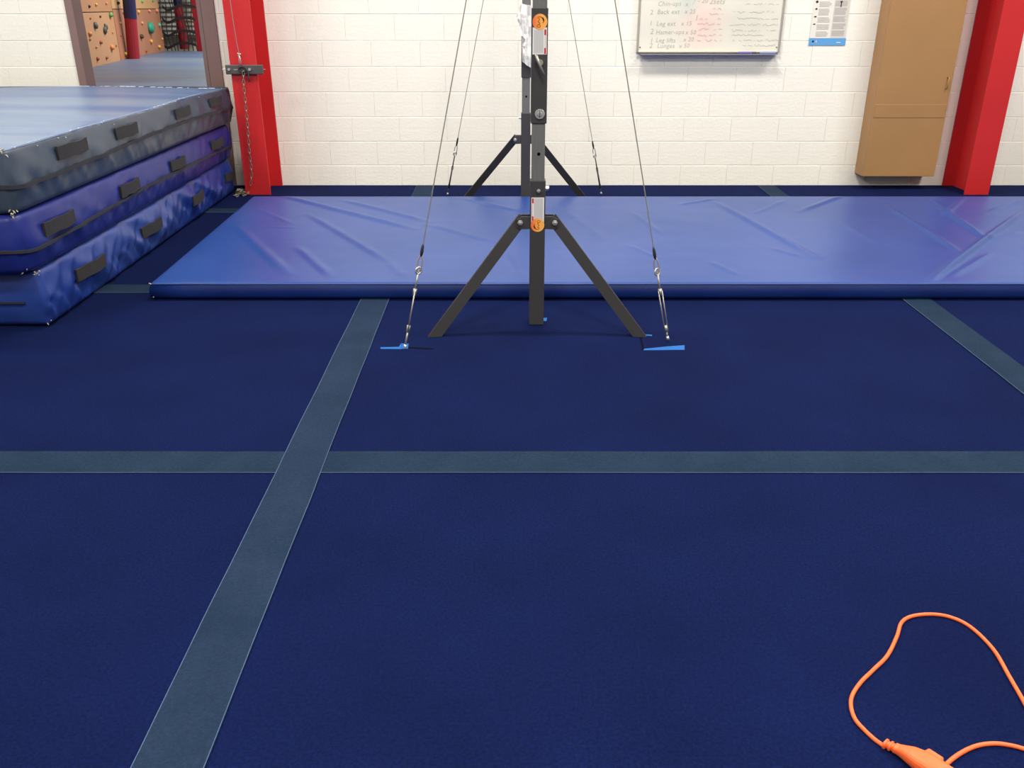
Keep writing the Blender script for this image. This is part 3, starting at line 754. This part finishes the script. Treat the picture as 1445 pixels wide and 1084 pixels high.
# ------------------------------------------------------------ whiteboard
X0, X1 = 1.012, 2.178; Z0 = 1.083; BYW = WY - .035
wh = thing('whiteboard', 'aluminium-framed whiteboard with faded handwritten exercise list on the white wall', 'whiteboard', ((X0 + X1) / 2, WY, Z0))
ww = (X1 - X0) / 2; HH = .92
def board_mat():
    m = bpy.data.materials.new('whiteboard_surface'); m.use_nodes = True; nt = m.node_tree; b = nt.nodes['Principled BSDF']
    tc = nt.nodes.new('ShaderNodeTexCoord')
    base = srgb((232, 226, 210))
    prev = None
    mix = None
    for (cx, cz_, sx, sz, col, st) in ((-.07, .22, .22, .22, (240, 184, 176), .5), (-.20, .36, .10, .10, (176, 206, 196), .5), (.28, .22, .36, .26, (210, 206, 192), .5), (-.35, .22, .26, .24, (214, 210, 196), .45)):
        mp = nt.nodes.new('ShaderNodeMapping'); mp.vector_type = 'POINT'
        mp.inputs['Location'].default_value = (-cx / sx, 0, -cz_ / sz); mp.inputs['Scale'].default_value = (1 / sx, 0, 1 / sz)
        nt.links.new(tc.outputs['Object'], mp.inputs[0])
        nz = nt.nodes.new('ShaderNodeTexNoise'); nz.inputs['Scale'].default_value = 7; nt.links.new(tc.outputs['Object'], nz.inputs['Vector'])
        ln = nt.nodes.new('ShaderNodeVectorMath'); ln.operation = 'LENGTH'; nt.links.new(mp.outputs[0], ln.inputs[0])
        ad = nt.nodes.new('ShaderNodeMath'); ad.operation = 'ADD'; nt.links.new(ln.outputs['Value'], ad.inputs[0]); nt.links.new(nz.outputs[0], ad.inputs[1])
        mr = nt.nodes.new('ShaderNodeMapRange'); mr.inputs[1].default_value = .6; mr.inputs[2].default_value = 1.7; mr.inputs[3].default_value = st; mr.inputs[4].default_value = 0
        nt.links.new(ad.outputs[0], mr.inputs[0])
        mx = nt.nodes.new('ShaderNodeMix'); mx.data_type = 'RGBA'; nt.links.new(mr.outputs[0], mx.inputs[0])
        if mix: nt.links.new(mix.outputs[2], mx.inputs[6])
        else: mx.inputs[6].default_value = base
        mx.inputs[7].default_value = srgb(col); mix = mx
    nt.links.new(mix.outputs[2], b.inputs['Base Color']); b.inputs['Roughness'].default_value = .35
    return m
obj('board_surface', box(-ww + .008, ww - .008, -.022, -.002, .006, HH), board_mat(), wh)
obj('frame_rail', box(-ww, -ww + .017, -.03, -.001, -.004, HH + .01, bev=.003), M['alu'], wh)
obj('frame_rail', box(ww - .017, ww, -.03, -.001, -.004, HH + .01, bev=.003), M['alu'], wh)
obj('frame_rail', box(-ww + .017, ww - .017, -.03, -.001, HH - .005, HH + .01, bev=.003), M['alu'], wh)
obj('frame_rail', box(-ww + .017, ww - .017, -.027, -.001, -.004, .006, bev=.002), M['white_gloss'], wh)
bm = bmesh.new(); bx(bm, -ww + .03, ww - .03, -.085, -.001, -.020, -.014); bx(bm, -ww + .03, ww - .03, -.088, -.083, -.020, -.012)
obj('pen_tray', bm, M['tray'], wh)
for xx in (-ww + .028, ww - .028):
    bm = bmesh.new(); disc_y(bm, xx, -.022, .035, .005, .003, 8); obj('corner_screw', bm, M['black'], wh)
wl = Vector(wh.location)
def text(body, px, py, size, m, parent, Y, origin, shear=.15, name='handwriting'):
    cu = bpy.data.curves.new(name, 'FONT'); cu.body = body; cu.size = size; cu.extrude = .0002; cu.shear = shear; cu.resolution_u = 2; cu.space_character = 1.05
    tmp = bpy.data.objects.new('tmp', cu); C.objects.link(tmp)
    bpy.context.view_layer.update()
    me = bpy.data.meshes.new_from_object(tmp.evaluated_get(bpy.context.evaluated_depsgraph_get()))
    bpy.data.objects.remove(tmp); bpy.data.curves.remove(cu)
    me.materials.clear(); me.materials.append(m); me.name = name
    o = bpy.data.objects.new(name, me); C.objects.link(o); o.parent = parent
    p = at_Y(px, py, Y); o.location = p - origin; o.rotation_euler = (R(90), R(random.uniform(-1, 1)), 0)
    return o
YB = WY - .0228
for body, x, y, s in (('Chin-ups', 928, 8.5, .049), ('x', 967, 8.5, .046), ('2', 917, 20.5, .05), ('Back ext', 927, 20, .049), ('x 25', 966, 19, .046),
                      ('1', 916, 36, .05), ('Leg ext', 926, 36.5, .049), ('x 15', 961, 36, .046), ('2', 917, 48, .058), ('Hamer-ups', 925, 48.5, .049), ('x 50', 967, 48.5, .046),
                      ('1', 917, 60, .05), ('Leg lifts', 925, 59.5, .049), ('x 20', 964, 58.5, .046), ('2', 916, 67.5, .052), ('Lunges', 927, 67.5, .049), ('x 50', 958, 67.5, .046), ('2sets', 1001, 5.5, .056), ('- 20', 984, 4, .05)):
    text(body, x, y, s, M['ink'], wh, YB, wl)
text('7', 975, 7, .08, M['ink_green'], wh, YB, wl)
text('1', 980, 29, .06, M['ink'], wh, YB, wl)
def scribble(x, y, wpx, m, amp=1.6, wd=.0032):
    bm = bmesh.new(); pts = []; n = max(6, int(wpx / 1.6)); run = []
    for i in range(n):
        if random.random() < .13:
            if len(run) > 1: ribbon_y(bm, run, wd, 0)
            run = []
            continue
        p = at_Y(x + wpx * i / n, y + random.uniform(-amp, amp), YB) - wl; run.append((p.x, p.z))
    if len(run) > 1: ribbon_y(bm, run, wd, 0)
    if not bm.faces: bm.free(); return
    o = obj('scribble', bm, m, wh); o.location = (0, YB - WY, 0)
for x, y, wpx in ((1003, 12.5, 20), (998, 20, 24), (987, 26.5, 32), (984, 33.5, 34), (986, 41, 36), (984, 49.5, 36), (984, 57, 42)):
    scribble(x, y, wpx, M['ink_red'])
for x, y, wpx in ((1052, 6, 50), (1035, 17, 62), (1040, 26, 60), (1029, 35, 70), (1032, 43, 66), (1032, 49, 50), (1030, 57, 74), (1048, 64, 48)):
    scribble(x, y, wpx, M['ink_faint'])
# pens on the tray
for x0, x1, m, nm, lab in ((1042, 1060, 'pen_purple', 'marker_pen', 'purple marker pen on the whiteboard tray'), (1061.5, 1067, 'pen_dark', 'pen_cap', 'short dark pen cap on the whiteboard tray between the pens'), (1072, 1094, 'pen_blue', 'marker_pen', 'pale blue marker pen at the right end of the whiteboard tray')):
    a = at_Y(x0, 74, WY - .05); b = at_Y(x1, 74, WY - .05); r = .008
    t = thing(nm, lab, 'marker' if nm == 'marker_pen' else 'pen cap', (a.x, WY - .05, Z0 - .014 + r), None)
    L = b.x - a.x; bm = bmesh.new(); tube(bm, [(0, 0, 0), (L * (.7 if nm == 'marker_pen' else .9), 0, 0), (L, 0, 0)], [r, r, r * .8], 12); obj('barrel', bm, M[m], t, smooth=False)
    if nm == 'marker_pen':
        bm = bmesh.new(); tube(bm, [(L * .72, 0, 0), (L * 1.02, 0, 0)], r * 1.04, 12); obj('cap', bm, M[m], t)

# ------------------------------------------------------------ poster
YP = WY - .003
po = thing('poster', 'paper notice with grey text columns and a blue band, right of the whiteboard', 'poster', tuple(at_Y(1166, 64, YP)))
pO = Vector(po.location)
def pp(px, py): p = at_Y(px, py, YP) - pO; return (p.x, p.z)
zb = pp(1166, 64)[1]; zband = pp(1166, 53.8)[1]; xl_, xr_ = pp(1141, 64)[0], pp(1192, 64)[0]
obj('paper_sheet', box(xl_, xr_, -.0012, 0, zb, .62), M['paper'], po)
xm = xl_ + (xr_ - xl_) * .56
obj('grey_panel', box(xm, xr_ - .005, -.0018, -.0012, zband + .003, .55), M['paper_grey'], po)
o = obj('blue_band', box(xl_ - .002, xr_ + .002, -.0022, -.0004, zb, zband), M['print_blue'], po)
bm = bmesh.new()
for (a, b, z0_, z1_, mname) in ():
    pass
def lines(xa, xb, ztop, n, m):
    bm = bmesh.new()
    for k in range(n):
        z = ztop - k * .0105; bx(bm, xa, xb - random.uniform(0, .02), -.0026, -.0018, z - .008, z)
    obj('printed_text', bm, m, po)
for py, n in ((2, 4), (12, 5), (24, 4), (34, 4), (44, 4)):
    lines(xl_ + .045, xm - .02, pp(1166, py)[1], n, M['print'])
    lines(xm + .008, xr_ - .018, pp(1166, py - 1)[1], n, M['print_dark'])
bm = bmesh.new()
for px, py, r in ((1152.5, 2.5, .010), (1151.5, 12.5, .007), (1150, 23.5, .006), (1148.5, 34, .005)):
    x, z = pp(px, py); disc_y(bm, x + .004, -.0026, z, r, .0004, 8); bx(bm, x - .008, x + .012, -.003, -.0026, z - .003, z + .002)
obj('small_icon', bm, M['print_black'], po)
x, z = pp(1187, 5); bm = bmesh.new()
prism_y(bm, [(x - .004, z - .025), (x + .006, z - .025), (x + .005, z), (x + .012, z + .02), (x - .011, z + .02), (x - .003, z)], -.0028, -.0018); obj('small_icon', bm, M['print_black'], po)
bm = bmesh.new(); x, z = pp(1147, 58.5); disc_y(bm, x, -.0022, z, .009, .0006, 10); obj('band_logo', bm, M['navy'], po)
bm = bmesh.new(); x, z = pp(1151.5, 58.5); bx(bm, x - .004, x + .006, -.0028, -.0022, z - .009, z + .009); obj('band_logo', bm, M['ink_red'], po)
bm = bmesh.new(); x, z = pp(1180, 60); bx(bm, x, x + .035, -.0028, -.0022, z - .002, z + .003); obj('band_text', bm, M['paper'], po)

# ------------------------------------------------------------ orange cords
CR = .0046
pl = [(1470, 1040), (1445, 991), (1423, 952.6), (1405, 921), (1382.6, 896), (1360, 879), (1335, 869.5), (1310.6, 867), (1286, 870), (1272, 879), (1265.5, 898.5), (1252, 925.5), (1231.8, 946), (1213.8, 964), (1202.5, 982), (1201, 998), (1207, 1015.6), (1220.5, 1031), (1234, 1043.5), (1250, 1055)]
c1 = thing('extension_cord', 'orange extension cord looping on the carpet with a moulded connector', 'cord', tuple(at_z(1250, 1055)))
o1 = Vector(c1.location)
path = catmull([at_z(x, y, CR) for x, y in pl], 8)
bm = bmesh.new(); tube(bm, [p - o1 for p in path], CR, 12); obj('cord', bm, M['orange'], c1, smooth=True)
# connector body
A = at_z(1246, 1053, .010); B = at_z(1335, 1100, .02); d = (B - A); d.z = 0; d.normalize(); sd = Vector((-d.y, d.x, 0))
prof = [(0, .006, .006), (.002, .0115, .010), (.006, .0115, .010), (.008, .0078, .0075), (.011, .0078, .0075), (.013, .0112, .0095), (.016, .0112, .0095), (.018, .008, .0075), (.021, .008, .0075), (.023, .0112, .0095), (.030, .0112, .0095), (.040, .0135, .012), (.055, .0195, .015), (.072, .0235, .017), (.088, .0245, .0185), (.105, .0235, .0185), (.125, .021, .018), (.150, .0205, .018), (.168, .019, .017), (.170, .012, .012)]
bm = bmesh.new(); rings = []; n = 20
for s, a_, b_ in prof:
    ring = []
    for k in range(n):
        t = 2 * math.pi * k / n; cs, sn = math.cos(t), math.sin(t)
        e = .75; X = a_ * math.copysign(abs(cs) ** e, cs); Z = b_ * math.copysign(abs(sn) ** e, sn)
        c = at_z(1246, 1053, 0) - o1 + d * s
        ring.append(bm.verts.new((c.x + sd.x * X, c.y + sd.y * X, .0185 + Z - (.0185 - .008) * max(0, 1 - s / .05))))
    rings.append(ring)
for a, b in zip(rings, rings[1:]):
    for k in range(n): bm.faces.new((a[k], a[(k + 1) % n], b[(k + 1) % n], b[k]))
bm.faces.new(rings[0][::-1]); bm.faces.new(rings[-1])
con = obj('connector', bm, M['orange'], c1, smooth=False)
bm = bmesh.new(); c = at_z(1246, 1053, 0) - o1 + d * .088
for s in (1,):
    q = [c + sd * (.023 * s) + d * u for u in (-.012, .014)]
    tube(bm, [q[0] + Vector((0, 0, .018)), q[0] + sd * .010 + Vector((0, 0, .018)), q[1] + sd * .008 + Vector((0, 0, .018)), q[1] + Vector((0, 0, .018))], .0085, 8)
    bmesh.ops.bevel(bm, geom=bm.edges[:], offset=.001, segments=1, affect='EDGES')
obj('clip_lug', bm, M['orange'], con, smooth=True)
c2 = thing('extension_cord', 'orange cord end arcing in from the right edge at the bottom corner', 'cord', tuple(at_z(1400, 1049)))
o2 = Vector(c2.location)
path = catmull([at_z(x, y, CR) for x, y in ((1500, 1085), (1470, 1066), (1445, 1057), (1423, 1051.6), (1400.6, 1049.5), (1376, 1053.5), (1351, 1066), (1328.6, 1086), (1312, 1112), (1318, 1150), (1360, 1175))], 8)
bm = bmesh.new(); tube(bm, [p - o2 for p in path], CR, 12); obj('cord', bm, M['orange'], c2, smooth=True)

# ------------------------------------------------------------ the climbing room beyond the doorway
struct('wall_far', box(-10, 3, 15.9, 16, 0, 4.2), M['plain'])
struct('wall_left', box(-10.1, -10, WY + .15, 16, 0, 4.2), M['plain'])
struct('wall_right', box(2.9, 3, WY + .15, 16, 0, 4.2), M['plain'])
struct('ceiling', box(-10.1, 3.1, WY + .15, 16.1, 4.2, 4.3), M['ceil'])
ZM = .8
P1 = at_z(131, 94, ZM); P2 = at_z(233, 71.3, ZM); u = (P2 - P1); u.z = 0; LW = u.length; u.normalize(); nrm = Vector((-u.y, u.x, 0))  # points left (into wall)
if nrm.x > 0: nrm = -nrm
cw = thing('climbing_wall', 'tan plywood climbing wall with small holds seen through the doorway', 'climbing wall', (P1.x, P1.y, 0))
CO = Vector(cw.location)
def wall_pt(px, py): return at_plane(px, py, P1, nrm)
def wall_s(px, py): return (wall_pt(px, py) - P1).dot(u)
s_seam = wall_s(170, 80)
zrow = wall_pt(140, 17.2).z; zrow2 = wall_pt(168, 13).z
def panel(s0, s1, z0, z1, m):
    bm = bmesh.new(); q = [CO * 0 + u * s0, u * s1, u * s1 + nrm * .05, u * s0 + nrm * .05]
    prism(bm, [(p.x, p.y) for p in q], z0, z1)
    bmesh.ops.bevel(bm, geom=bm.edges[:], offset=.003, segments=1, affect='EDGES')
    obj('plywood_panel', bm, m, cw)
pa = mat('plywood_tan', (200, 150, 110), .55, var=.06, vscale=1.5); pb = mat('plywood_reddish', (184, 124, 94), .55, var=.06, vscale=1.5); pc = mat('plywood_pale', (206, 160, 112), .55, var=.05, vscale=1.5)
g = .012
panel(-1.6, s_seam - g, 0, zrow - g / 3, pa); panel(-1.6, s_seam - g, zrow + g / 3, 3.4, mat('plywood_mid', (192, 138, 100), .55, var=.05))
panel(s_seam + g, LW, 0, zrow2 - g / 3, pb); panel(s_seam + g, LW, zrow2 + g / 3, 3.4, pc)
bm = bmesh.new(); q = [u * -1.6 + nrm * .055, u * LW + nrm * .055, u * LW + nrm * .12, u * -1.6 + nrm * .12]; prism(bm, [(p.x, p.y) for p in q], 0, 3.4); obj('wall_framing', bm, mat('dark_timber', (70, 48, 38), .8), cw)
HC = {'y': (232, 176, 72), 'o': (222, 142, 84), 'p': (226, 148, 116), 'g': (104, 168, 96), 't': (44, 150, 122), 'd': (70, 50, 40), 'k': (84, 92, 84), 'r': (176, 82, 56), 'm': (98, 190, 160)}
HM = {k: mat('hold_' + n_, HC[k], .6) for k, n_ in (('y', 'yellow'), ('o', 'orange'), ('p', 'pink'), ('g', 'green'), ('t', 'teal'), ('d', 'dark'), ('k', 'grey'), ('r', 'rust'), ('m', 'mint'))}
holds = [(135, 6.5, 1.9, 'y'), (149.5, 4.8, 1.6, 'p'), (125.5, 9, 1.8, 'd'), (141, 23.4, 1.4, 'd'), (155, 21, 3, 'g'), (127, 26, 1.3, 'r'), (133.5, 36, 3.2, 'k'), (148, 38, 2.8, 'k'), (147, 43, 3.0, 'k'), (126, 48, 2.8, 'o'), (126.5, 56, 1.5, 'r'), (141.5, 59.5, 2.4, 'r'), (135.5, 66.5, 1.6, 'o'), (157, 67, 3.2, 'o'), (163.5, 64.5, 1.2, 'r'), (137, 83, 2.4, 'r'), (150, 81.5, 2.0, 'r'), (158.5, 46, 1.3, 'o'),
         (166, 4.5, 2, 'd'), (173.5, 17.5, 1.7, 'p'), (169.5, 32.5, 1.5, 'p'), (170.5, 50.5, 1.2, 'r'), (176.5, 76, 2.2, 'y'), (194.5, 17, 2.3, 'y'), (200, 2, 1.8, 'g'), (210, 15.5, 2, 'p'), (220.5, 15, 2.2, 'p'), (200, 32.5, 1.9, 'p'), (210.5, 39, 5, 't'), (216, 38.5, 1.5, 'd'), (224.3, 35.5, 2.2, 'm'), (198.5, 51.5, 3, 'd'), (212.5, 58.5, 2.4, 'y'), (224, 66, 2.4, 'y'), (228.5, 55, 1.6, 'y'), (206, 72, 1.6, 'r'), (215, 1, 1.6, 'g')]
for px, py, r, c in holds:
    p = wall_pt(px, py); rr = r * (p - CAM).length / FPX
    bm = bmesh.new(); bmesh.ops.create_icosphere(bm, subdivisions=2, radius=1)
    sd_ = random.random() * 50
    for v in bm.verts:
        f = 1 + .35 * noise.noise(v.co * 1.6 + Vector((sd_, 0, 0)))
        loc = u * (v.co.x * rr * f * 1.5) + Vector((0, 0, 1)) * (v.co.z * rr * f * (1.35 if c in 'tk' else .95)) - nrm * (v.co.y * rr * .8 * f)
        v.co = loc + (p - CO) - nrm * rr * .35
    obj('climbing_hold', bm, HM[c], cw, smooth=True)

# landing mat
lm = thing('landing_mat', 'thick grey-blue landing mat on the floor beyond the doorway', 'mat', (-4, 11, 0))
q0 = P1 + u * ((7.75 - P1.y) / u.y); q1 = P2
def lmz(x, y): return ZM - .012 * (.5 + noise.noise(Vector((x * .3, y * 1.3, 2)))) - .006 * noise.noise(Vector((x * .6, y * 5, 5)))
bm = bmesh.new(); G = []; NX, NY = 60, 150; yA, yB = 7.72, P2.y - .02
for j in range(NY + 1):
    y = yA + (yB - yA) * j / NY; xL = (P1 + u * ((y - P1.y) / u.y)).x + .01; row = []
    for i in range(NX + 1):
        x = xL + (-1.9 - xL) * i / NX; row.append(bm.verts.new((x + 4, y - 11, lmz(x, y))))
    G.append(row)
for j in range(NY):
    for i in range(NX): bm.faces.new((G[j][i], G[j][i + 1], G[j + 1][i + 1], G[j + 1][i]))
edge = G[0] + [r_[-1] for r_ in G[1:]] + G[-1][-2::-1] + [r_[0] for r_ in G[-2:0:-1]]
low = [bm.verts.new((v.co.x, v.co.y, 0)) for v in edge]
for i in range(len(edge)): k = (i + 1) % len(edge); bm.faces.new((edge[i], low[i], low[k], edge[k]))
obj('cover', bm, M['v_land'], lm, smooth=False)
# padded posts
def pad_post(base, r, zsplit, label, ph=3.4, lean=0):
    t = thing('padded_post', label, 'padded post', (base.x, base.y, ZM + .001), 'padded posts in the climbing room')
    t.rotation_euler = (0, lean, 0); zs_, p_ = zsplit - ZM, ph - ZM
    bm = bmesh.new(); tube(bm, [(0, 0, 0), (0, 0, zs_)], r, 16); obj('red_padding', bm, M['maroon'], t, smooth=False)
    bm = bmesh.new(); tube(bm, [(0, 0, zs_), (0, 0, p_)], r * 1.04, 16); obj('navy_padding', bm, M['navy'], t, smooth=False)
    bm = bmesh.new(); tube(bm, [(0, 0, p_), (0, 0, 3.9 - ZM)], r * .4, 10); obj('steel_pole', bm, M['galv'], t)
b_ = at_z(189, 79.5, ZM); r_ = 6.6 * (b_ - CAM).length / FPX
yy_ = 80.0
while (P1 - b_).dot(nrm) < r_ * 1.15: yy_ += .1; b_ = at_z(189, yy_, ZM)
pad_post(b_, r_, at_Y(185, 26, b_.y).z, 'red and navy padded post standing against the climbing wall', lean=.085)
b_ = at_z(260, 71, ZM); b_ = Vector((at_Y(260.5, 71, 15.0).x, 15.0, 0)) 
pad_post(b_, .065, at_Y(252, 8.5, b_.y).z, 'red and navy padded post standing behind the cargo net')
# red post near right jamb
t = thing('red_post', 'narrow red post at the right side of the doorway view', 'post', (at_Y(284, 71, 15.2).x, 15.2, 0))
obj('post_shaft', box(-.05, .05, -.05, .05, 0, 4.2, bev=.005), M['maroon'], t)
obj('post_cap', box(-.06, .06, -.06, .06, 4.12, 4.2, bev=.005), M['maroon'], t)
# cargo net
yn = 14.75
cn = thing('cargo_net', 'black webbing climbing net hanging behind the doorway', 'net', (at_Y(250, 60, yn).x, yn, 0))
nO = Vector(cn.location); wm = M['black']
xs = [228.5, 233, 239.5, 246, 251, 259.5, 265, 270, 275.5]
for i, px in enumerate(xs):
    a = at_Y(px + (1.5 if px < 260 else 1), 68, yn); bm = bmesh.new()
    x = a.x; pts = [(x - nO.x + .02 * math.sin(k * 1.3 + i), .01 * math.cos(k + i), .78 + k * .16) for k in range(16)]
    tube(bm, pts, .0075, 6); obj('net_rope', bm, wm, cn)
for k, (py) in enumerate((62, 45, 26.5, 9, -9, -27)):
    bm = bmesh.new(); pts = []
    for px, dy in ((229, 0), (235, 5.0), (240, 4.8), (249, 0), (256, -1.4), (264, -1.2), (270, -.5), (276, 1.5)):
        pts.append(at_Y(px + .0, py + dy, yn) - nO)
    pts = catmull(pts, 3)
    for a, b in zip(pts, pts[1:]):
        p_ = [(a.x, a.z - .019), (b.x, b.z - .019), (b.x, b.z + .019), (a.x, a.z + .019)]; prism_y(bm, p_, -.012, .012)
    obj('net_webbing', bm, wm, cn)
# louvred shutter behind the net
sh = struct('window_1', None, None, (0, 0, 0))
bm = bmesh.new(); zl0 = 1.0; k = 0
xa_, xb_ = at_Y(215, 30, 15.7).x, at_Y(276, 30, 15.7).x
shm_ = mat('shutter_white', (236, 232, 224), .5)
for k in range(26):
    z = zl0 + k * .072
    prism_y_ = [(xa_, z), (xb_, z)]
    v = [bm.verts.new(c) for c in ((xa_, 15.66, z), (xb_, 15.66, z), (xb_, 15.72, z + .05), (xa_, 15.72, z + .05), (xa_, 15.68, z), (xb_, 15.68, z), (xb_, 15.74, z + .05), (xa_, 15.74, z + .05))]
    for f in ((0, 1, 2, 3), (7, 6, 5, 4), (0, 4, 5, 1), (3, 2, 6, 7), (0, 3, 7, 4), (1, 5, 6, 2)): bm.faces.new([v[i] for i in f])
o = obj('shutter_slats', bm, shm_, sh); o['kind'] = 'stuff'
obj('shutter_backing', box(xa_, xb_, 15.76, 15.8, zl0, 2.9), mat('shutter_offwhite', (225, 222, 214), .8), sh)  # plain off-white panel behind the slats
obj('window_sill', box(xa_ - .03, xb_ + .03, 15.82, 15.9, zl0 - .06, zl0 - .01), M['plain'], sh)
